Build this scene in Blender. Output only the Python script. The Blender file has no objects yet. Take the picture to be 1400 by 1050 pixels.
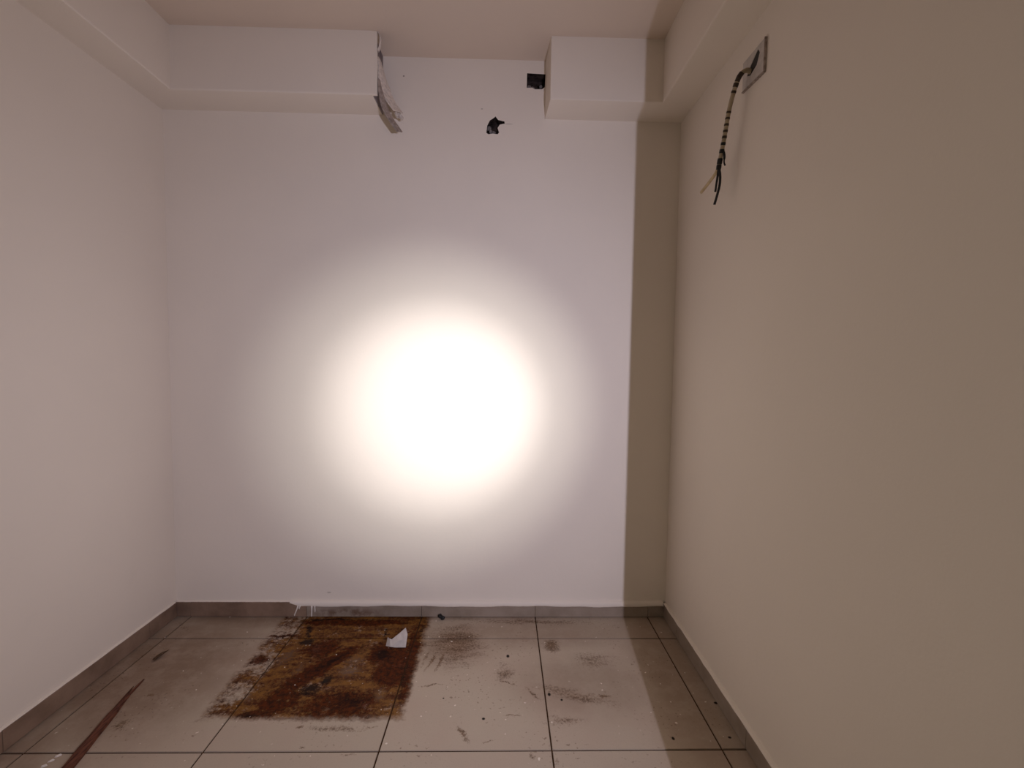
import bpy, bmesh, math, random
from mathutils import Vector, Matrix

random.seed(7)
scene = bpy.context.scene
col = scene.collection

# ------------------------------------------------------------------ camera
CAM_H = 1.3508
cam_d = bpy.data.cameras.new('camera')
cam_d.sensor_fit = 'HORIZONTAL'; cam_d.sensor_width = 36.0; cam_d.lens = 14.94
cam_d.clip_start = 0.02
cam = bpy.data.objects.new('camera', cam_d); col.objects.link(cam)
cr = Vector((0.99969776, -0.02031004, 0.01385223))
cu = Vector((-0.01277873, 0.05206494, 0.99856194))
cf = Vector((0.02100205, 0.99843715, -0.05178967))
M3 = Matrix((cr, cu, -cf)).transposed()
cam.matrix_world = Matrix.Translation((0, 0, CAM_H)) @ M3.to_4x4()
scene.camera = cam

# ------------------------------------------------------------------ world: even warm fill entering at the doorway, added to lift the unlit parts
w = bpy.data.worlds.new('world'); scene.world = w; w.use_nodes = True
w.node_tree.nodes['Background'].inputs[0].default_value = (1.0, 0.95, 0.75, 1)
w.node_tree.nodes['Background'].inputs[1].default_value = 0.34

# ------------------------------------------------------------------ the hand torch at the doorway: hot beam, halo round it, wide spill
TORCH = Vector((0.4397, -0.25, 1.32))
AIM = Vector((-0.335, 2.194, 1.10))
def torch(name, power, size_deg, blend, colour):
    d = bpy.data.lights.new(name, 'SPOT' if size_deg else 'POINT')
    d.energy = power; d.color = colour; d.shadow_soft_size = 0.0015
    if size_deg:
        d.spot_size = math.radians(size_deg); d.spot_blend = blend
    o = bpy.data.objects.new(name, d); col.objects.link(o)
    o.location = TORCH
    o.rotation_euler = (AIM - TORCH).to_track_quat('-Z', 'Y').to_euler()
    return o
torch('torch_beam', 190.0, 28.5, 1.0, (0.98, 0.96, 1.0))
torch('torch_halo', 150.0, 42.0, 1.0, (0.98, 1.0, 0.97))
torch('torch_spill', 100.0, 117.0, 1.0, (0.78, 0.77, 1.0))

scene.view_settings.view_transform = 'Standard'
scene.view_settings.look = 'None'
scene.view_settings.gamma = 1.0
scene.view_settings.use_curve_mapping = False
scene.view_settings.exposure = 0.0

# ------------------------------------------------------------------ room measures (metres)
YB, YD0, YD1 = 2.1942, 0.0, 0.1        # back wall, doorway wall
XL, XR = -1.6928, 0.8826
ZS, ZC = 2.5687, 2.8505                # underside of the bulkheads, ceiling
YF = 2.0311                            # front of the bulkheads on the back wall
XLB, XRB = -0.5954, 0.2017             # free ends of those bulkheads
SL, SR = -1.5288, 0.7272               # inner faces of the side bulkheads
GX, GY, TILE = 0.1866, 1.4105, 0.6

# ------------------------------------------------------------------ materials
class NT:
    def __init__(s, name):
        s.m = bpy.data.materials.new(name); s.m.use_nodes = True
        s.t = s.m.node_tree; s.n = s.t.nodes; s.l = s.t.links
        s.b = s.n['Principled BSDF']
    def new(s, typ, **props):
        nd = s.n.new(typ)
        for k, v in props.items(): setattr(nd, k, v)
        return nd
    def put(s, sock, v):
        if isinstance(v, bpy.types.NodeSocket): s.l.new(v, sock)
        else: sock.default_value = v
    def math(s, op, a, b=0.0, clamp=False):
        nd = s.new('ShaderNodeMath', operation=op, use_clamp=clamp)
        s.put(nd.inputs[0], a); s.put(nd.inputs[1], b); return nd.outputs[0]
    def vmath(s, op, a, b=None, scale=None):
        nd = s.new('ShaderNodeVectorMath', operation=op)
        s.put(nd.inputs[0], a)
        if b is not None: s.put(nd.inputs[1], b)
        if scale is not None: s.put(nd.inputs['Scale'], scale)
        return nd.outputs['Value'] if op == 'LENGTH' else nd.outputs['Vector']
    def noise(s, scale, vec=None, detail=4.0, rough=0.55, out='Fac', dist=0.0):
        nd = s.new('ShaderNodeTexNoise')
        nd.inputs['Scale'].default_value = scale; nd.inputs['Detail'].default_value = detail
        nd.inputs['Roughness'].default_value = rough; nd.inputs['Distortion'].default_value = dist
        if vec is not None: s.l.new(vec, nd.inputs['Vector'])
        return nd.outputs[out]
    def rng(s, v, a, b, c=0.0, d=1.0, smooth=True):
        nd = s.new('ShaderNodeMapRange', interpolation_type='SMOOTHSTEP' if smooth else 'LINEAR')
        s.put(nd.inputs[0], v)
        for i, x in zip((1, 2, 3, 4), (a, b, c, d)): nd.inputs[i].default_value = x
        return nd.outputs[0]
    def mix(s, f, a, b):
        nd = s.new('ShaderNodeMix', data_type='RGBA')
        s.put(nd.inputs[0], f)
        for i, v in ((6, a), (7, b)):
            s.put(nd.inputs[i], (*v, 1) if isinstance(v, tuple) and len(v) == 3 else v)
        return nd.outputs[2]
    def pos(s):
        return s.new('ShaderNodeNewGeometry').outputs['Position']
    def blob(s, P, spec, inner=0.15):
        cx, cy, rx, ry, rot, st = spec
        mp = s.new('ShaderNodeMapping', vector_type='TEXTURE')
        s.l.new(P, mp.inputs[0])
        mp.inputs[1].default_value = (cx, cy, 0); mp.inputs[2].default_value = (0, 0, rot)
        mp.inputs[3].default_value = (rx, ry, 1)
        return s.rng(s.vmath('LENGTH', mp.outputs[0]), inner, 1.0, st, 0.0)
    last = None
    def blobs(s, P, specs, inner=0.15):
        acc = None
        for sp in specs:
            Q = P
            if s.last is not None:                  # evaluate the spots one after the other (keeps the shader small)
                nd = s.new('ShaderNodeVectorMath', operation='MULTIPLY_ADD')
                s.l.new(s.last, nd.inputs[0]); nd.inputs[1].default_value = (1e-8, 1e-8, 0); s.l.new(P, nd.inputs[2]); Q = nd.outputs[0]
            b = s.blob(Q, sp, inner); s.last = b
            acc = b if acc is None else s.math('MAXIMUM', acc, b)
        return acc
    def bump(s, h, strength, dist=0.002):
        nd = s.new('ShaderNodeBump'); nd.inputs['Strength'].default_value = strength
        nd.inputs['Distance'].default_value = dist
        s.l.new(h, nd.inputs['Height']); s.l.new(nd.outputs[0], s.b.inputs['Normal'])
    def done(s, c, rough=0.6, spec=0.3, metal=0.0):
        s.put(s.b.inputs['Base Color'], (*c, 1) if isinstance(c, tuple) and len(c) == 3 else c)
        s.put(s.b.inputs['Roughness'], rough)
        s.b.inputs['Specular IOR Level'].default_value = spec
        s.b.inputs['Metallic'].default_value = metal
        return s.m

def simple(name, c, rough=0.6, spec=0.3, var=0.15, scale=60.0, bump=0.2, metal=0.0):
    m = NT(name); P = m.pos()
    n = m.noise(scale, P)
    lo = tuple(x * (1 - var) for x in c); hi = tuple(min(1, x * (1 + var)) for x in c)
    if bump: m.bump(n, bump)
    return m.done(m.mix(m.rng(n, 0.3, 0.7), lo, hi), rough, spec, metal)

WALL = (0.87, 0.775, 0.67)
def wall_mat(name, marks=(), base=WALL):
    m = NT(name); P = m.pos()
    broad = m.noise(1.6, P, 3, 0.5); fine = m.noise(90, P, 4, 0.6)
    c = m.mix(m.rng(broad, 0.3, 0.7), tuple(x * 0.97 for x in base), base)
    c = m.mix(m.rng(m.noise(7, P, 5, 0.65), 0.62, 0.85, 0, 0.12), c, tuple(x * 0.76 for x in base))
    for (x, z, rx, rz, st) in marks:               # small marks on the back wall
        mp = m.new('ShaderNodeMapping', vector_type='TEXTURE'); m.l.new(P, mp.inputs[0])
        mp.inputs[1].default_value = (x, YB, z); mp.inputs[3].default_value = (rx, 0.05, rz)
        c = m.mix(m.rng(m.vmath('LENGTH', mp.outputs[0]), 0.3, 1.0, st, 0.0), c, (0.12, 0.07, 0.05))
    m.bump(m.math('ADD', m.math('MULTIPLY', fine, 0.35), m.math('MULTIPLY', m.noise(14, P, 3), 1.0)), 0.22, 0.004)
    return m.done(c, 0.75, 0.2)

M_WALL = wall_mat('plaster_paint')
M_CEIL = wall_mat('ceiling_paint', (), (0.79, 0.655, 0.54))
M_WALLB = wall_mat('plaster_paint_marked', [(-0.512, 2.759, 0.006, 0.005, 0.8), (-0.123, 2.611, 0.007, 0.004, 0.5),
                                          (-0.901, 0.127, 0.015, 0.006, 0.35), (0.012, 2.541, 0.03, 0.003, 0.35)])
M_GROUT = simple('dark_grout', (0.060, 0.030, 0.014), 0.9, 0.1, 0.3)
M_CAVITY = simple('broken_masonry', (0.05, 0.035, 0.03), 0.95, 0.1, 0.6, 40, 0.8)
M_DARKGREY = simple('dark_grey', (0.24, 0.20, 0.20), 0.9, 0.1, 0.2, 30, 0.5)
M_RUBBLE = simple('grey_rubble', (0.20, 0.18, 0.17), 0.9, 0.1, 0.3, 80, 0.5)
M_BLACK = simple('black_plastic', (0.012, 0.011, 0.011), 0.5, 0.4, 0.3)
M_TAPE = simple('brown_black_tape', (0.060, 0.042, 0.028), 0.6, 0.3, 0.4)
M_SHEATH = simple('cream_cable_sheath', (0.42, 0.33, 0.22), 0.55, 0.3, 0.15)
M_WIREW = simple('cream_wire_insulation', (0.60, 0.46, 0.27), 0.5, 0.3, 0.1)
M_PLATE = simple('grey_plate', (0.56, 0.50, 0.45), 0.5, 0.4, 0.08, 40, 0.1)
M_PAPER = simple('white_paper', (0.62, 0.55, 0.50), 0.9, 0.1, 0.06, 60, 0.2)
M_PAINT = simple('white_paint_lip', (0.84, 0.76, 0.68), 0.6, 0.3, 0.05, 30, 0.3)
M_STRIP = simple('peeled_plaster_skin', (0.72, 0.63, 0.56), 0.8, 0.15, 0.15, 80, 0.5)
M_BOARD = simple('torn_board', (0.36, 0.29, 0.25), 0.9, 0.1, 0.25, 80, 0.6)

def skirt_mat(name, c1, c2):
    m = NT(name); P = m.pos()
    c = m.mix(m.rng(m.noise(9, P, 5, 0.6), 0.3, 0.75), c1, c2)
    st = NTst = m.new('ShaderNodeMapping', vector_type='TEXTURE')   # rust on the skirting over the stained tiles
    m.l.new(P, st.inputs[0]); st.inputs[1].default_value = (-0.80, YB, 0.02); st.inputs[3].default_value = (0.28, 0.1, 0.045)
    f = m.math('MULTIPLY', m.rng(m.vmath('LENGTH', st.outputs[0]), 0.2, 1.0, 1, 0), m.rng(m.noise(25, P, 5), 0.4, 0.62))
    c = m.mix(m.math('MULTIPLY', f, 0.7), c, (0.10, 0.035, 0.012))
    m.bump(m.noise(50, P), 0.15)
    return m.done(c, 0.5, 0.35)
M_SKIRT = skirt_mat('grey_skirting_tile', (0.36, 0.285, 0.225), (0.26, 0.20, 0.15))
M_SKIRTD = skirt_mat('brown_skirting_tile', (0.30, 0.20, 0.14), (0.19, 0.12, 0.082))  # browner, darker tone for the left-hand pieces

def stick_mat():
    m = NT('reddish_wood'); P = m.pos()
    mp = m.new('ShaderNodeMapping'); m.l.new(P, mp.inputs[0])
    mp.inputs[2].default_value = (0, 0, 0.21); mp.inputs[3].default_value = (1, 0.08, 1)
    n = m.noise(160, mp.outputs[0], 4, 0.6)
    m.bump(n, 0.6)
    return m.done(m.mix(m.rng(n, 0.35, 0.7), (0.16, 0.055, 0.03), (0.05, 0.016, 0.01)), 0.7, 0.25)
M_STICK = stick_mat()

# floor tile: glazed beige, with the rust print of an appliance, dirt smears, paint specks.  Spots are (x, y, rx, ry, turn, strength) in metres
BARE = [(-1.031, 1.654, 0.068, 0.066, 0, 0.9), (-0.963, 1.889, 0.058, 0.127, 0, 0.45), (-1.034, 2.118, 0.054, 0.044, 0, 0.7), (-0.648, 1.794, 0.083, 0.051, 0, 0.65), (-0.485, 1.663, 0.039, 0.066, 0, 0.5), (-0.671, 1.584, 0.049, 0.03, 0, 0.6), (-0.606, 1.564, 0.048, 0.015, 0, 0.5), (-0.655, 1.868, 0.067, 0.055, 0, 0.5), (-0.599, 2.001, 0.056, 0.016, 0.0, 0.5), (-0.879, 1.795, 0.023, 0.077, 0, 0.4), (-1.063, 1.932, 0.059, 0.059, 0, 0.5), (-0.398, 1.609, 0.051, 0.052, 0, 0.35)]
RUST = [(-0.747, 2.136, 0.372, 0.033, 0.001, 1), (-0.786, 1.808, 0.26, 0.06, -2.261, 1), (-0.46, 1.82, 0.122, 0.173, 0, 0.9), (-0.624, 1.61, 0.184, 0.094, 0, 0.85), (-0.867, 1.631, 0.1, 0.086, 0, 0.8), (-0.397, 1.838, 0.334, 0.042, -1.466, 0.9), (-0.927, 1.56, 0.088, 0.034, 0, 0.9), (-1.051, 2.025, 0.119, 0.015, 0.0, 0.7), (-0.826, 1.932, 0.109, 0.089, 0, 0.75), (-0.54, 1.903, 0.088, 0.101, 0, 0.9), (-0.676, 1.54, 0.339, 0.012, -0.005, 0.9), (-1.082, 1.861, 0.057, 0.041, 0, 0.6)]
DARK = [(-0.955, 2.158, 0.07, 0.017, 0.085, 1), (-0.948, 2.066, 0.114, 0.018, -1.168, 1), (-0.922, 1.99, 0.071, 0.05, 0, 1), (-0.754, 1.848, 0.175, 0.026, -2.266, 0.75), (-0.731, 1.739, 0.041, 0.042, 0, 0.95), (-0.779, 1.686, 0.095, 0.057, 0, 0.85), (-0.54, 1.903, 0.083, 0.072, 0, 0.75), (-0.95, 1.56, 0.07, 0.016, 0.084, 0.9), (-0.588, 1.538, 0.158, 0.007, -0.003, 0.8), (-0.388, 2.058, 0.118, 0.021, -1.437, 0.7), (-0.564, 2.044, 0.082, 0.014, -1.376, 0.85), (-0.598, 1.631, 0.127, 0.075, 0, 0.55), (-0.763, 2.165, 0.369, 0.009, 0.007, 0.9), (-1.05, 2.022, 0.117, 0.012, -0.052, 0.6), (-0.406, 1.74, 0.21, 0.018, -1.501, 0.5), (-1.003, 1.796, 0.042, 0.011, 0.956, 0.6)]
SMUDGE = [(-0.265, 1.858, 0.136, 0.015, -1.744, 0.9), (-0.308, 1.852, 0.112, 0.013, -1.846, 0.9), (-0.336, 1.873, 0.117, 0.01, -1.759, 0.7), (-0.182, 1.893, 0.139, 0.03, -1.152, 0.5), (-0.281, 1.708, 0.076, 0.006, 0.078, 0.8), (-0.208, 1.979, 0.204, 0.24, 0, 0.75), (0.145, 2.147, 0.49, 0.039, -0.022, 0.6), (0.248, 1.961, 0.06, 0.072, 0, 0.9), (0.306, 1.656, 0.244, 0.046, -0.271, 0.65), (-0.132, 1.481, 0.072, 0.015, -1.064, 0.9), (0.054, 1.559, 0.057, 0.005, -0.038, 0.9), (0.247, 1.534, 0.114, 0.034, 0, 0.6), (0.427, 1.648, 0.041, 0.018, 0, 0.9), (-0.038, 1.445, 0.035, 0.004, 0.16, 0.8), (0.115, 1.391, 0.013, 0.024, 0, 0.7), (0.199, 1.372, 0.012, 0.018, 0, 0.7), (0.02, 1.781, 0.066, 0.09, 0, 0.6), (0.136, 1.67, 0.079, 0.011, -0.895, 0.7), (0.431, 1.858, 0.16, 0.098, 0, 0.4), (0.035, 1.723, 0.08, 0.006, -0.391, 0.8), (-0.583, 1.502, 0.202, 0.022, 0, 0.55), (-0.473, 1.502, 0.067, 0.007, 0.306, 0.7), (-0.733, 1.508, 0.02, 0.011, 0, 0.9), (-0.683, 1.425, 0.015, 0.007, 0, 0.9), (-1.088, 1.474, 0.009, 0.006, 0, 0.9), (-0.515, 1.4, 0.044, 0.008, 0, 0.6), (-1.385, 1.524, 0.044, 0.038, 0, 0.7), (-1.391, 1.663, 0.041, 0.012, 0, 0.8), (-1.597, 2.106, 0.14, 0.017, -0.644, 0.3)]
DOT = [(-0.058, 1.543, 0.008, 0.007, 0, 1), (0.631, 1.455, 0.007, 0.009, 0, 1), (0.038, 1.886, 0.009, 0.013, 0, 1), (0.204, 1.66, 0.008, 0.011, 0, 1), (0.251, 1.632, 0.006, 0.007, 0, 1), (0.867, 1.614, 0.01, 0.008, 0, 1), (0.839, 1.458, 0.008, 0.006, 0, 1), (-0.223, 1.642, 0.005, 0.004, 0, 1), (-0.73, 1.735, 0.014, 0.014, 0, 1)]
BROWN = [(-1.50, 1.80, 0.62, 0.62, 0, 0.80), (-1.35, 2.20, 0.60, 0.22, 0, 0.7), (-1.62, 1.3, 0.22, 0.6, 0, 0.6), (-0.2, 2.22, 1.2, 0.09, 0, 0.65), (-0.25, 1.98, 0.34, 0.24, 0, 0.6), (0.35, 1.72, 0.45, 0.26, 0, 0.42), (0.15, 2.05, 0.75, 0.18, 0, 0.45), (0.78, 1.75, 0.27, 0.8, 0, 0.6), (0.87, 1.6, 0.05, 0.9, 0, 0.5)]

def floor_mat():
    m = NT('stained_floor_tile'); P0 = m.pos()
    P0 = m.vmath('MULTIPLY', P0, (1, 1, 0))
    def warped(sc, amp, sc2, amp2):
        a = m.vmath('SUBTRACT', m.noise(sc, P0, 3, 0.6, 'Color'), (0.5, 0.5, 0.5))
        b = m.vmath('SUBTRACT', m.noise(sc2, P0, 4, 0.7, 'Color'), (0.5, 0.5, 0.5))
        v = m.vmath('ADD', m.vmath('SCALE', a, scale=amp), m.vmath('SCALE', b, scale=amp2))
        return m.vmath('MULTIPLY', m.vmath('ADD', P0, v), (1, 1, 0))
    PW = warped(11, 0.05, 70, 0.035)
    PS = warped(16, 0.03, 90, 0.025)
    # brushed streak grain, running from the lower left to the upper right of the print
    mp = m.new('ShaderNodeMapping'); m.l.new(PW, mp.inputs[0])
    mp.inputs[2].default_value = (0, 0, -0.95); mp.inputs[3].default_value = (0.25, 1.4, 1)
    streak = m.noise(26, mp.outputs[0], 6, 0.7)
    grit = m.noise(55, P0, 6, 0.75)
    patch = m.noise(9, P0, 5, 0.65)
    fine = m.noise(190, P0, 3, 0.7)
    rnd = m.new('ShaderNodeObjectInfo').outputs['Random']
    c = m.mix(rnd, (0.50, 0.41, 0.315), (0.54, 0.445, 0.345))
    c = m.mix(m.rng(m.noise(3.5, P0, 4), 0.35, 0.7, 0, 0.5), c, (0.50, 0.375, 0.295))
    c = m.mix(m.rng(fine, 0.45, 0.8, 0, 0.25), c, (0.36, 0.29, 0.235))
    N = m.math('ADD', m.math('MULTIPLY', streak, 0.45), m.math('MULTIPLY', m.noise(58, P0, 8, 0.8), 0.55))   # ragged dirt grain, about 0.5 +- 0.1
    N2 = m.math('ADD', m.math('MULTIPLY', streak, 0.35), m.math('MULTIPLY', m.noise(105, P0, 8, 0.8), 0.65))
    def cover_of(mask, gain, lo, hi, N=N):
        return m.math('MULTIPLY', m.rng(m.math('ADD', N, m.math('MULTIPLY', mask, gain)), lo, hi), m.rng(mask, 0.0, 0.12))
    # darker brown areas: along the left side, the back edge and round the print
    gr = m.blobs(PW, BROWN, 0.2)
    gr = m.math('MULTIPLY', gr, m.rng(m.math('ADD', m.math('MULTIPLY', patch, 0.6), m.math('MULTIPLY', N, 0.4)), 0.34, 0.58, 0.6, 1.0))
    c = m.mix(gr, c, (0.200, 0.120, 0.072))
    # grey-brown smears
    sm = cover_of(m.blobs(PS, SMUDGE, 0.0), 0.24, 0.53, 0.72, N2)
    c = m.mix(m.math('MULTIPLY', sm, 0.80), c, m.mix(m.rng(N2, 0.42, 0.58), (0.23, 0.128, 0.066), (0.085, 0.044, 0.022)))
    # scattered dirt grains, everywhere a few, more near the print
    dirt = m.math('MULTIPLY', m.rng(m.noise(75, P0, 2, 0.5), 0.62, 0.70), m.rng(m.noise(4.0, P0, 3), 0.45, 0.65))
    c = m.mix(m.math('MULTIPLY', dirt, 0.6), c, (0.13, 0.075, 0.045))
    # rust print: rectangle with ragged rim
    sp = m.new('ShaderNodeSeparateXYZ'); m.l.new(PW, sp.inputs[0]); X, Y = sp.outputs[0], sp.outputs[1]
    dx = m.math('SUBTRACT', m.math('ABSOLUTE', m.math('ADD', X, 0.745)), 0.385)
    dy = m.math('SUBTRACT', m.math('ABSOLUTE', m.math('SUBTRACT', Y, 1.875)), 0.335)
    rect = m.rng(m.math('MAXIMUM', dx, dy), -0.03, 0.012, 1, 0)
    left = m.rng(X, -1.12, -0.90, 0.42, 0.0)                       # thinner and broken up towards the left
    cover = m.rng(m.math('SUBTRACT', m.math('ADD', m.math('MULTIPLY', grit, 0.45), m.math('MULTIPLY', patch, 0.55)), m.math('MULTIPLY', left, 0.30)), 0.33, 0.45)
    bare = cover_of(m.blobs(PW, BARE, 0.1), 0.24, 0.54, 0.70)
    ochre = m.math('MULTIPLY', rect, cover)
    c = m.mix(m.math('MULTIPLY', ochre, m.math('SUBTRACT', 0.96, m.math('MULTIPLY', bare, 0.16))), c,
              m.mix(m.rng(N, 0.42, 0.58), (0.215, 0.084, 0.005), (0.080, 0.023, 0.003)))
    rust = m.math('MULTIPLY', cover_of(m.math('ADD', m.math('MULTIPLY', m.blobs(PW, RUST, 0.2), 0.85), 0.30), 0.36, 0.55, 0.74), rect)
    rust = m.math('MULTIPLY', rust, m.math('SUBTRACT', 1.0, m.math('MULTIPLY', bare, 0.7)))
    c = m.mix(m.math('MULTIPLY', rust, 0.94), c, m.mix(m.rng(grit, 0.40, 0.60), (0.098, 0.0185, 0.002), (0.024, 0.0050, 0.0015)))
    dark = m.math('MULTIPLY', cover_of(m.blobs(PW, DARK, 0.1), 0.28, 0.55, 0.76), rect)
    c = m.mix(m.math('MULTIPLY', dark, 0.95), c, (0.012, 0.0035, 0.0015))
    # pale chips showing through, mostly in the near half of the print
    chips = m.math('MULTIPLY', m.math('MULTIPLY', m.rng(m.noise(75, PW, 5, 0.75), 0.58, 0.68), rect), m.rng(Y, 1.60, 1.80, 0.75, 0.25))
    c = m.mix(m.math('MULTIPLY', chips, m.math('SUBTRACT', 1.0, m.math('MULTIPLY', dark, 0.8))), c, (0.30, 0.165, 0.060))
    c = m.mix(m.blobs(P0, DOT, 0.5), c, (0.012, 0.006, 0.004))
    specks = m.math('MULTIPLY', m.rng(m.noise(62, P0, 1, 0.4), 0.735, 0.765), m.rng(m.noise(6, P0, 2), 0.42, 0.55))
    c = m.mix(specks, c, (0.80, 0.70, 0.60))
    h = m.math('ADD', m.math('MULTIPLY', grit, 0.3), m.math('MULTIPLY', fine, 0.15))
    m.bump(h, 0.25, 0.002)
    return m.done(c, m.mix(m.math('MAXIMUM', rust, sm), (0.45, 0.45, 0.45), (0.75, 0.75, 0.75)), 0.14)
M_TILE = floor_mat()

# ------------------------------------------------------------------ mesh helpers
def link(name, bm, mat, parent=None, smooth=False):
    bmesh.ops.recalc_face_normals(bm, faces=bm.faces)
    me = bpy.data.meshes.new(name); bm.to_mesh(me); bm.free()
    if mat: me.materials.append(mat)
    if smooth:
        for p in me.polygons: p.use_smooth = True
    o = bpy.data.objects.new(name, me); col.objects.link(o)
    if parent:
        o.parent = parent
        o.matrix_parent_inverse = Matrix.Translation(-parent.location) if parent.type == 'EMPTY' else Matrix()
    return o
def box(bm, x0, x1, y0, y1, z0, z1):
    vs = [bm.verts.new((x, y, z)) for x in (x0, x1) for y in (y0, y1) for z in (z0, z1)]
    for f in ((0, 1, 3, 2), (4, 6, 7, 5), (0, 4, 5, 1), (2, 3, 7, 6), (0, 2, 6, 4), (1, 5, 7, 3)):
        bm.faces.new([vs[i] for i in f])
    return vs
def bevel(bm, w, seg=2):
    bmesh.ops.bevel(bm, geom=list(bm.edges), offset=w, segments=seg, affect='EDGES', profile=0.6)
def box_obj(name, dims, mat, parent=None, bev=0.0, seg=2):
    bm = bmesh.new(); box(bm, *dims)
    if bev: bevel(bm, bev, seg)
    return link(name, bm, mat, parent)
def tube_bm(bm, pts, rads, n=10, cap=True):
    pts = [Vector(p) for p in pts]
    if not hasattr(rads, '__len__'): rads = [rads] * len(pts)
    rings = []; ref = Vector((0.3, 0.5, 0.81)).normalized()
    for i, p in enumerate(pts):
        t = (pts[min(i + 1, len(pts) - 1)] - pts[max(i - 1, 0)]).normalized()
        a = (ref - t * ref.dot(t)).normalized(); b = t.cross(a); ref = a
        rings.append([bm.verts.new(p + (a * math.cos(2 * math.pi * k / n) + b * math.sin(2 * math.pi * k / n)) * rads[i]) for k in range(n)])
    for r0, r1 in zip(rings, rings[1:]):
        for k in range(n): bm.faces.new((r0[k], r0[(k + 1) % n], r1[(k + 1) % n], r1[k]))
    if cap: bm.faces.new(rings[0]); bm.faces.new(rings[-1])
def smooth_path(ctrl, per=6):
    ctrl = [Vector(c) for c in ctrl]; out = []
    ext = [ctrl[0] * 2 - ctrl[1]] + ctrl + [ctrl[-1] * 2 - ctrl[-2]]
    for i in range(1, len(ext) - 2):
        p0, p1, p2, p3 = ext[i - 1:i + 3]
        for k in range(per):
            t = k / per
            out.append(0.5 * ((2 * p1) + (p2 - p0) * t + (2 * p0 - 5 * p1 + 4 * p2 - p3) * t * t + (3 * p1 - p0 - 3 * p2 + p3) * t ** 3))
    return out + [ctrl[-1]]
def empty(name, loc):
    o = bpy.data.objects.new(name, None); o.location = loc; o.empty_display_size = 0.05
    col.objects.link(o); return o
def tag(o, label, cat=None, group=None, kind=None):
    o['label'] = label
    if cat: o['category'] = cat
    if group: o['group'] = group
    if kind: o['kind'] = kind
    return o
def struct(o, label):
    o['kind'] = 'structure'; o['label'] = label; return o
def sheet_with_holes(outer, holes, to3d):
    """flat sheet (outer loop, hole loops in 2-D) -> bmesh and the hole loops' verts"""
    bm = bmesh.new(); edges = []; loops = []
    for lp in [outer] + holes:
        vs = [bm.verts.new(to3d(a, b)) for a, b in lp]
        edges += [bm.edges.new((vs[i], vs[(i + 1) % len(vs)])) for i in range(len(vs))]
        loops.append(vs)
    bmesh.ops.triangle_fill(bm, use_beauty=True, use_dissolve=False, edges=edges)
    return bm, loops

# ------------------------------------------------------------------ floor: grout bed and tiles
YN = -0.45
floor = struct(box_obj('floor', (XL, XR, YN, YB, -0.05, -0.0035), M_GROUT), 'beige tiled floor with dark grout lines and a rust print')
cache = {}
g = 0.0028
xs = [XL] + [GX + TILE * k for k in range(-3, 2) if XL + 0.01 < GX + TILE * k < XR - 0.01] + [XR]
ys = [YN] + [GY + TILE * k for k in range(-4, 2) if YN + 0.01 < GY + TILE * k < YB - 0.01] + [YB]
for i in range(len(xs) - 1):
    for j in range(len(ys) - 1):
        x0, x1, y0, y1 = xs[i] + g, xs[i + 1] - g, ys[j] + g, ys[j + 1] - g
        key = (round(x1 - x0, 4), round(y1 - y0, 4))
        if key not in cache:
            bm = bmesh.new(); hx, hy = key[0] / 2, key[1] / 2
            box(bm, -hx, hx, -hy, hy, -0.009, 0)
            bmesh.ops.bevel(bm, geom=[e for e in bm.edges if all(v.co.z > -0.001 for v in e.verts)], offset=0.0012, segments=2, affect='EDGES')
            bmesh.ops.recalc_face_normals(bm, faces=bm.faces)
            me = bpy.data.meshes.new('tile'); bm.to_mesh(me); bm.free(); me.materials.append(M_TILE); cache[key] = me
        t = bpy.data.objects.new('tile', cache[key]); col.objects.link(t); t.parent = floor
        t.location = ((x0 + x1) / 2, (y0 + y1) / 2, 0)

# ------------------------------------------------------------------ walls, ceiling
HOLE = [(-0.055, 2.576), (-0.041, 2.559), (-0.010, 2.553), (-0.008, 2.543), (-0.033, 2.537), (-0.044, 2.52), (-0.036, 2.498),
        (-0.044, 2.49), (-0.066, 2.493), (-0.09, 2.489), (-0.1, 2.496), (-0.096, 2.53), (-0.083, 2.556), (-0.064, 2.568)]
SOCK = [(0.100, 2.789), (0.192, 2.786), (0.190, 2.725), (0.176, 2.714), (0.140, 2.713), (0.126, 2.720), (0.099, 2.719)]
bm, loops = sheet_with_holes([(XL - .1, -0.05), (XR + .1, -0.05), (XR + .1, ZC + .1), (XL - .1, ZC + .1)], [HOLE, SOCK], lambda a, b: (a, YB, b))
cav = []
for lp, depth in ((loops[1], 0.05), (loops[2], 0.06)):
    back = [bm.verts.new((v.co.x, YB + depth, v.co.z)) for v in lp]
    for i in range(len(lp)):
        cav.append(bm.faces.new((lp[i], lp[(i + 1) % len(lp)], back[(i + 1) % len(lp)], back[i])))
    cav.append(bm.faces.new(back))
bm.faces.ensure_lookup_table(); idx = [f.index for f in bm.faces]
for f in cav: f.material_index = 1
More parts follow.
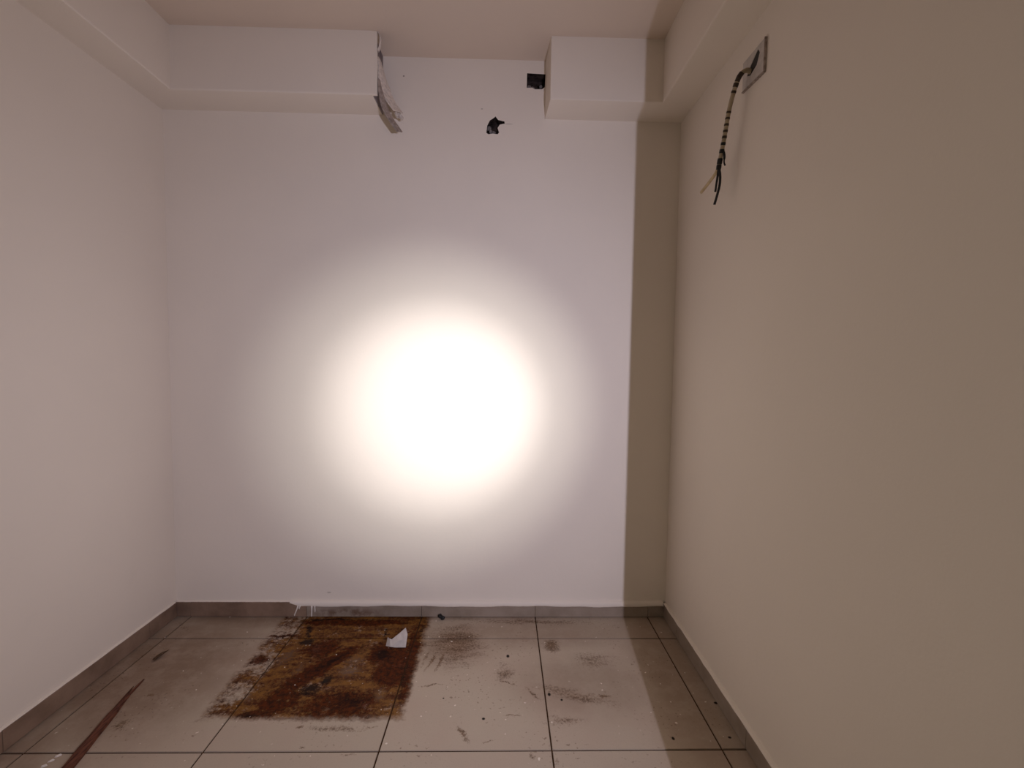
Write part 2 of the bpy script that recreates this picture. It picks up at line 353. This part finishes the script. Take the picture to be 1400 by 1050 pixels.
# solid body behind the sheet
wb = link('wall_back', bm, M_WALLB); wb.data.materials.append(M_CAVITY)
struct(wb, 'white plastered back wall with a torch spot and a broken hole')
bpy.context.view_layer.update()
box_obj('wall_core', (XL - .1, XR + .1, YB + 0.07, YB + 0.16, -0.05, ZC + .1), M_WALL, wb)
for (x, z, r, sd) in ((-0.088, 2.524, 0.012, 1), (-0.078, 2.508, 0.010, 2), (-0.062, 2.503, 0.009, 3), (0.112, 2.727, 0.011, 4), (0.130, 2.723, 0.009, 5), (0.170, 2.733, 0.008, 6)):
    bm = bmesh.new(); bmesh.ops.create_icosphere(bm, subdivisions=2, radius=r)
    rr = random.Random(sd)
    for v in bm.verts: v.co *= rr.uniform(0.75, 1.15); v.co += Vector((x, YB + 0.014, z))
    link('rubble_lump', bm, M_RUBBLE, wb)
struct(box_obj('wall_left', (XL - 0.1, XL, YN, YB + 0.1, -0.05, ZC + .1), M_WALL), 'plain white plastered wall on the left')
struct(box_obj('wall_right', (XR, XR + 0.1, YN, YB + 0.1, -0.05, ZC + .1), M_WALL), 'plain white plastered wall on the right, in shade')
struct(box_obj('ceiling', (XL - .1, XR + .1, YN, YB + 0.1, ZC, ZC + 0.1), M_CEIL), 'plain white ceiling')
DOOR_L, DOOR_R, DOOR_H = -0.62, 0.4706, 2.1
bm = bmesh.new()
box(bm, XL, DOOR_L, YD0, YD1, 0, ZC); box(bm, DOOR_R, XR, YD0, YD1, 0, ZC); box(bm, DOOR_L, DOOR_R, YD0, YD1, DOOR_H, ZC)
struct(link('wall_front', bm, M_DARKGREY), 'doorway wall through which the room is seen')  # unseen wall, made darker so less light bounces back into the room

# ------------------------------------------------------------------ bulkheads under the ceiling
def bulk(name, dims, label):
    return struct(box_obj(name, dims, M_WALL, None, 0.007, 3), label)
bulk('trim_1', (XL - .01, SL, YD1 - .01, YB + .01, ZS, ZC + .01), 'boxed bulkhead along the top of the left wall')
bulk('trim_2', (SR, XR + .01, YD1 - .01, YB + .01, ZS, ZC + .01), 'boxed bulkhead along the top of the right wall')
# left back bulkhead: boards round a hollow whose end board sits a little back, its dark grey standing in for shade
t3 = bulk('trim_3', (SL - .01, XLB - 0.022, YF, YB + .01, ZS, ZC + .01), 'left boxed bulkhead on the back wall with a torn open end')
box_obj('front_board', (XLB - 0.03, XLB, YF - 0.0005, YF + 0.012, ZS - 0.0005, ZC), M_WALL, t3, 0.002, 1)
box_obj('end_board', (XLB - 0.0225, XLB - 0.018, YF + 0.012, YB - 0.002, ZS + 0.002, ZC - 0.002), M_DARKGREY, t3)
# right back bulkhead, its free end slightly out of square
bm = bmesh.new(); vs = box(bm, XRB, SR + .01, YF, YB + .01, ZS, ZC + .01)
for v in vs:
    if v.co.x < XRB + 0.01 and v.co.y > YF + 0.05: v.co.x -= 0.010
bevel(bm, 0.004, 2)
struct(link('trim_4', bm, M_WALL), 'right boxed bulkhead on the back wall beside the square hole')

# ------------------------------------------------------------------ skirting tiles
SK, SH = 0.012, 0.078
def skirting(name, label, runs, axis, fixed, inward):
    root = bpy.data.objects.new(name, None); col.objects.link(root); struct(root, label)
    rr = random.Random(len(name))
    for a, b in zip(runs, runs[1:]):
        o = rr.uniform(0, 0.0012); hh = SH + rr.uniform(-0.0015, 0.0015)
        lo, hi = sorted((fixed, fixed + inward * (SK + o)))
        d = (a + .0008, b - .0008, lo, hi, 0.0035, hh) if axis == 'x' else (lo, hi, a + .0008, b - .0008, 0.0035, hh)
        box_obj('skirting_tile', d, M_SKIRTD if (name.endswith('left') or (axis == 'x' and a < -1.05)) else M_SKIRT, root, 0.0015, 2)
    return root
yr = [YD1] + [GY + TILE * k for k in (-2, -1, 0, 1)] + [YB - SK - 0.0015]
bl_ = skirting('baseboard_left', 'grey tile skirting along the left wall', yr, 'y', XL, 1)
br_ = skirting('baseboard_right', 'grey tile skirting along the shaded right wall', yr, 'y', XR, -1)
bbk = skirting('baseboard_back', 'grey tile skirting along the back wall', [XL + 0.001] + [GX + TILE * k for k in (-3, -2, -1, 0, 1)] + [XR - 0.001], 'x', YB, -1)
def pale_edge(parent, axis, fixed, inward, a0, a1, depth, seed):  # pale strip in the wall colour along the skirting's top
    rr = random.Random(seed); bm = bmesh.new(); n = 60; rows = []
    for i in range(n + 1):
        t = a0 + (a1 - a0) * i / n; d = depth + rr.uniform(-0.001, 0.001); z = SH - 0.0025 + rr.uniform(-0.0012, 0.0012)
        prof = ((0.0, 0.006 + SH), (d * 0.6, 0.0045 + SH), (d, 0.002 + SH), (d + 0.0006, z), (0.0, SH - 0.004))
        rows.append([bm.verts.new((fixed + inward * q, t, zz) if axis == 'y' else (t, fixed + inward * q, zz)) for q, zz in prof])
    for p_, q_ in zip(rows, rows[1:]):
        for k in range(5): bm.faces.new((p_[k], p_[(k + 1) % 5], q_[(k + 1) % 5], q_[k]))
    bm.faces.new(rows[0]); bm.faces.new(rows[-1])
    link('pale_edge', bm, M_WALL, parent)
pale_edge(bl_, 'y', XL, 1, YD1, YB - 0.014, 0.009, 1)
pale_edge(br_, 'y', XR, -1, YD1, YB - 0.014, 0.0135, 2)
pale_edge(bbk, 'x', YB, -1, XL + 0.002, -1.10, 0.008, 3)
# painted-over upper edge of the skirting: a lip of wall paint with a wavy lower rim, and drips
bm = bmesh.new(); N = 150; x0, x1 = -1.10, 0.868; rows = []
rr = random.Random(4)
for i in range(N + 1):
    x = x0 + (x1 - x0) * i / N
    zz = 0.061 + 0.0022 * math.sin(x * 9) + 0.0014 * math.sin(x * 31 + 1) + rr.uniform(-0.0005, 0.0005)
    if x < x0 + 0.05: zz += (x0 + 0.05 - x) * 0.35
    y = YB - SK - 0.0042
    rows.append([bm.verts.new(c) for c in ((x, YB + .001, 0.0880), (x, YB - 0.006, 0.0855), (x, YB - 0.0128, 0.0815), (x, y, 0.0770), (x, y - 0.0006, zz + 0.003), (x, y + 0.0005, zz), (x, YB - SK + 0.001, zz))])
for a, b in zip(rows, rows[1:]):
    for k in range(6): bm.faces.new((a[k], a[k + 1], b[k + 1], b[k]))
link('paint_lip', bm, M_WALL, bbk, True)
yd = YB - SK - 0.0022
for (xa, xb, z0, z1, r) in ((-1.056, -1.075, 0.064, 0.008, 0.0032), (-1.045, -1.050, 0.066, 0.045, 0.004), (-0.985, -0.987, 0.064, 0.004, 0.0036), (-0.970, -0.969, 0.064, 0.028, 0.0028)):
    bm = bmesh.new()
    tube_bm(bm, [(xa, yd, z0), (xa * .7 + xb * .3, yd, z0 * .7 + z1 * .3), (xb, yd, z1 + 0.006), (xb, yd, z1)], [r * 1.4, r, r, r * .5], 8)
    link('paint_drip', bm, M_PAINT, bbk, True)

# ------------------------------------------------------------------ peeling strip at the open end of the left bulkhead
def ribbon(name, path, y0, y1, th, mat, parent, jag=0.0, seed=1, skew=0.0):
    """curled strip: path in the x-z plane, swept from y0 to y1, with thickness and a torn rim"""
    rr = random.Random(seed); bm = bmesh.new(); P = smooth_path([(a, 0, b) for a, b in path], 4); secs = []
    for i, p in enumerate(P):
        t = (P[min(i + 1, len(P) - 1)] - P[max(i - 1, 0)]).normalized(); n = Vector((-t.z, 0, t.x))
        ya, yb = y0 + rr.uniform(-jag, jag), y1 + rr.uniform(-jag, jag); row = []
        for k in range(4):
            y = ya + (yb - ya) * k / 3; sag = 0.003 * math.sin(math.pi * k / 3) + skew * min(1.0, i / (len(P) * 0.4)) * k / 3
            row.append((p + n * sag + Vector((0, y, 0)), p + n * (sag + th) + Vector((0, y, 0))))
        secs.append([[bm.verts.new(c) for c in q] for q in row])
    for a, b in zip(secs, secs[1:]):
        for k in range(3):
            for s in (0, 1): bm.faces.new((a[k][s], a[k + 1][s], b[k + 1][s], b[k][s]))
        for k in (0, 3): bm.faces.new((a[k][0], a[k][1], b[k][1], b[k][0]))
    for a in (secs[0], secs[-1]):
        for k in range(3): bm.faces.new((a[k][0], a[k][1], a[k + 1][1], a[k + 1][0]))
    return link(name, bm, mat, parent)
ps = empty('peeling_strip', (XLB - 0.012, 2.09, ZC - 0.03))
tag(ps, 'curled strip of torn board and plaster peeling off the left bulkhead end', 'peeling strip')
ribbon('plaster_skin', [(-0.602, 2.76), (-0.601, 2.70), (-0.597, 2.645), (-0.585, 2.60), (-0.560, 2.555), (-0.528, 2.515)], 2.060, 2.120, 0.004, M_STRIP, ps, 0.004, 2, 0.036)
ribbon('board_layer', [(-0.5935, 2.640), (-0.590, 2.585), (-0.578, 2.520), (-0.550, 2.464), (-0.505, 2.402)], 2.030, 2.052, 0.006, M_BOARD, ps, 0.002, 5, 0.020)
ribbon('torn_corner', [(-0.5945, 2.845), (-0.586, 2.835), (-0.583, 2.81), (-0.586, 2.785), (-0.594, 2.765)], 2.029, 2.045, 0.003, M_STRIP, ps, 0.001, 8)
for (x, z, sx, sd) in ((-0.520, 2.522, 0.012, 3), (-0.502, 2.510, 0.010, 9)):
    bm = bmesh.new(); bmesh.ops.create_icosphere(bm, subdivisions=2, radius=sx); q = random.Random(sd)
    for v in bm.verts:
        v.co *= q.uniform(0.7, 1.2); v.co.y *= 1.6; v.co += Vector((x, 2.105, z))
    link('torn_end', bm, M_PAPER, ps)

# ------------------------------------------------------------------ wall plate and hanging cable on the right wall
wp = empty('wall_plate', (XR, 1.552, 2.411))
tag(wp, 'grey square blanking plate with a broken hole high on the right wall', 'wall plate')
PO = [(1.488, 2.355), (1.617, 2.365), (1.619, 2.468), (1.490, 2.465)]
PH = [(1.514, 2.436), (1.530, 2.404), (1.568, 2.392), (1.590, 2.404), (1.566, 2.428), (1.526, 2.455)]
bm, loops = sheet_with_holes(PO, [PH], lambda a, b: (XR - 0.007, a, b))
for lp in loops:
    bk = [bm.verts.new((XR, v.co.y, v.co.z)) for v in lp]
    for i in range(len(lp)): bm.faces.new((lp[i], lp[(i + 1) % len(lp)], bk[(i + 1) % len(lp)], bk[i]))
link('plate', bm, M_PLATE, wp)
box_obj('hole_back', (XR - 0.0055, XR - 0.0003, 1.506, 1.598, 2.385, 2.459), M_BLACK, wp)  # black backing takes the place of deep shade inside the hole
box_obj('plate_rim', (XR - 0.009, XR, 1.4835, 1.4885, 2.353, 2.467), M_BOARD, wp, 0.001, 1)
bm = bmesh.new(); box(bm, XR - 0.009, XR, 1.486, 1.619, 2.3505, 2.3550)
for v in bm.verts:
    if v.co.y > 1.55: v.co.z += 0.010
link('plate_rim', bm, M_BOARD, wp)

cb = empty('hanging_cable', (XR - 0.004, 1.570, 2.408))
tag(cb, 'cream cable with black tape bands hanging from the wall plate, ends stripped', 'cable')
ctrl = [(0.880, 1.572, 2.408), (0.864, 1.571, 2.412), (0.846, 1.575, 2.402), (0.836, 1.590, 2.372), (0.830, 1.619, 2.301), (0.827, 1.643, 2.207), (0.825, 1.667, 2.130), (0.824, 1.671, 2.108)]
path = smooth_path(ctrl, 8)
bm = bmesh.new(); tube_bm(bm, path, [0.0085] * 10 + [0.0078] * (len(path) - 10), 12); link('sheath', bm, M_SHEATH, cb, True)
def along(t):
    f = t * (len(path) - 1); i = min(int(f), len(path) - 2); return path[i].lerp(path[i + 1], f - i)
for (t, L, r) in ((0.30, .012, .0092), (0.345, .012, .0094), (0.385, .009, .0090), (0.43, .013, .0094), (0.475, .008, .0088), (0.585, .007, .0085), (0.615, .007, .0085), (0.645, .008, .0085), (0.675, .008, .0086), (0.705, .009, .0088), (0.74, .010, .0088), (0.78, .014, .0090), (0.845, .020, .0096), (0.925, .014, .0094), (0.985, .008, .0088)):
    c = along(t); d = (along(min(1, t + .02)) - along(max(0, t - .02))).normalized()
    bm = bmesh.new(); tube_bm(bm, [c - d * L / 2, c - d * L / 4, c + d * L / 4, c + d * L / 2], [r * .96, r, r, r * .96], 12)
    link('tape_band', bm, M_BLACK if t > 0.72 else M_TAPE, cb, True)
E0 = Vector(ctrl[-1])
def wire(name, pts, r, mat):
    bm = bmesh.new(); tube_bm(bm, smooth_path([E0 + Vector((0, 0, 0.008))] + [Vector(q) for q in pts], 6), r, 10); return link(name, bm, mat, cb, True)
o = wire('wire', [(0.822, 1.695, 2.098), (0.820, 1.745, 2.083), (0.818, 1.800, 2.070)], 0.0062, M_WIREW); o['label'] = 'cream insulated wire end'
o = wire('wire', [(0.822, 1.672, 2.085), (0.823, 1.682, 2.055), (0.823, 1.688, 2.028)], 0.0042, M_BLACK); o['label'] = 'short black wire end'
o = wire('wire', [(0.826, 1.662, 2.085), (0.826, 1.662, 2.045), (0.824, 1.676, 2.008), (0.822, 1.690, 1.980)], 0.0048, M_BLACK); o['label'] = 'long black wire end'
bm = bmesh.new(); tube_bm(bm, smooth_path([(0.829, 1.652, 2.172), (0.834, 1.650, 2.150), (0.834, 1.650, 2.125), (0.837, 1.648, 2.112)], 5), [0.0045] * 8 + [0.003] * 8, 8)
link('tape_tail', bm, M_BLACK, cb, True)

# ------------------------------------------------------------------ loose things on the floor
st = empty('wooden_stick', (-1.44, 1.56, 0)); tag(st, 'reddish brown splintered wooden stick lying near the left skirting', 'stick')
def plank(name, ctrl, widths, heights, mat, parent, seed):
    rr = random.Random(seed); bm = bmesh.new(); rows = []
    P = [Vector((x, y, 0)) for x, y in ctrl]
    for i, p in enumerate(P):
        t = (P[min(i + 1, len(P) - 1)] - P[max(i - 1, 0)]).normalized(); n = Vector((t.y, -t.x, 0)); w_, h_ = widths[i] / 2, heights[i]
        j = lambda: rr.uniform(-0.0012, 0.0012)
        rows.append([bm.verts.new(q) for q in (p - n * (w_ + j()) + Vector((0, 0, 0.0002)), p - n * (w_ * .85 + j()) + Vector((0, 0, h_ * .75)), p + n * j() + Vector((0, 0, h_ + j() * .5)),
                                              p + n * (w_ * .85 + j()) + Vector((0, 0, h_ * .7)), p + n * (w_ + j()) + Vector((0, 0, 0.0002)))])
    for a, b in zip(rows, rows[1:]):
        for k in range(5): bm.faces.new((a[k], a[(k + 1) % 5], b[(k + 1) % 5], b[k]))
    bm.faces.new(rows[0]); bm.faces.new(rows[-1])
    return link(name, bm, mat, parent)
def lerp_line(a, b, n): return [(a[0] + (b[0] - a[0]) * i / n, a[1] + (b[1] - a[1]) * i / n) for i in range(n + 1)]
plank('shaft', lerp_line((-1.368, 1.18), (-1.468, 1.610), 9) + [(-1.477, 1.66), (-1.4835, 1.71), (-1.488, 1.745)],
      [.030, .031, .032, .033, .034, .033, .031, .030, .027, .019, .011, .008, .004], [.016] * 8 + [.014, .011, .008, .006, .004], M_STICK, st, 3)
plank('splinter', [(-1.474, 1.60), (-1.4845, 1.65), (-1.498, 1.705)], [.006, .006, .003], [.009, .007, .004], M_STICK, st, 6)

def crumple(name, pts, faces, mat, th=0.0012):
    bm = bmesh.new(); vs = [bm.verts.new(p) for p in pts]
    for f in faces: bm.faces.new([vs[i] for i in f])
    bmesh.ops.recalc_face_normals(bm, faces=bm.faces)
    bmesh.ops.solidify(bm, geom=bm.faces[:], thickness=th)
    return link(name, bm, mat)
pp = crumple('paper_scrap', [(-0.538, 1.955, 0.001), (-0.533, 1.970, 0.034), (-0.520, 1.955, 0.037), (-0.512, 1.962, 0.029), (-0.480, 1.975, 0.049), (-0.452, 1.985, 0.071),
                             (-0.441, 1.975, 0.045), (-0.443, 1.945, 0.001), (-0.490, 1.940, 0.004), (-0.512, 1.938, 0.008), (-0.478, 1.950, 0.028), (-0.455, 1.958, 0.034)],
             [(0, 9, 2, 1), (9, 3, 2), (9, 8, 10, 3), (3, 10, 4), (4, 10, 11, 5), (5, 11, 6), (8, 7, 11, 10), (7, 6, 11)], M_PAPER)
tag(pp, 'small folded scrap of white paper standing on the rusty patch', 'paper scrap')
bl = bmesh.new(); bmesh.ops.create_icosphere(bl, subdivisions=3, radius=1); q = random.Random(11)
for v in bl.verts:
    k = q.uniform(0.85, 1.1); x, y, z = v.co * k
    v.co = Vector((-0.307 + x * 0.019 , 2.164 + y * 0.009, max(0.0, 0.011 + z * 0.011 + (0.007 if x < 0 else -0.002))))
tag(link('dirt_clump', bl, M_BLACK), 'black clump of dirt on the floor against the back skirting', 'dirt clump')
M_CHIP = simple('brown_chip', (0.10, 0.062, 0.038), 0.9, 0.1, 0.3, 120, 0.5)
lf = crumple('brown_flake', [(-1.548, 1.862, 0.002), (-1.532, 1.852, 0.004), (-1.520, 1.880, 0.010), (-1.518, 1.918, 0.008), (-1.528, 1.892, 0.014), (-1.543, 1.880, 0.007)],
             [(0, 1, 5), (1, 2, 4, 5), (2, 3, 4)], M_CHIP, 0.002)
tag(lf, 'dark brown pointed flake on the tile near the left skirting', 'flake')
for k, (x, y, r, a, lab) in enumerate(((-1.486, 1.399, .0095, 0.5, 'small white plaster chip left of the stick, farthest of three'),
                                       (-1.491, 1.381, .0090, 0.6, 'small white plaster chip left of the stick, middle of three'),
                                       (-1.494, 1.362, .0085, 0.5, 'small white plaster chip left of the stick, nearest of three'))):
    bm = bmesh.new(); q = random.Random(20 + k); n = 7
    lo = [bm.verts.new((x + math.cos(a) * r * math.cos(t) - math.sin(a) * r * .4 * math.sin(t), y + math.sin(a) * r * math.cos(t) + math.cos(a) * r * .4 * math.sin(t), 0.0)) for t in [2 * math.pi * i / n + q.uniform(-.25, .25) for i in range(n)]]
    c = Vector((x, y, 0)); hi = [bm.verts.new(c + (v.co - c) * 0.7 + Vector((0, 0, q.uniform(.003, .006)))) for v in lo]
    for i in range(n): bm.faces.new((lo[i], lo[(i + 1) % n], hi[(i + 1) % n], hi[i]))
    bm.faces.new(lo); bm.faces.new(hi)
    tag(link('plaster_chip', bm, M_PAINT), lab, 'plaster chip', 'white plaster chips beside the stick')
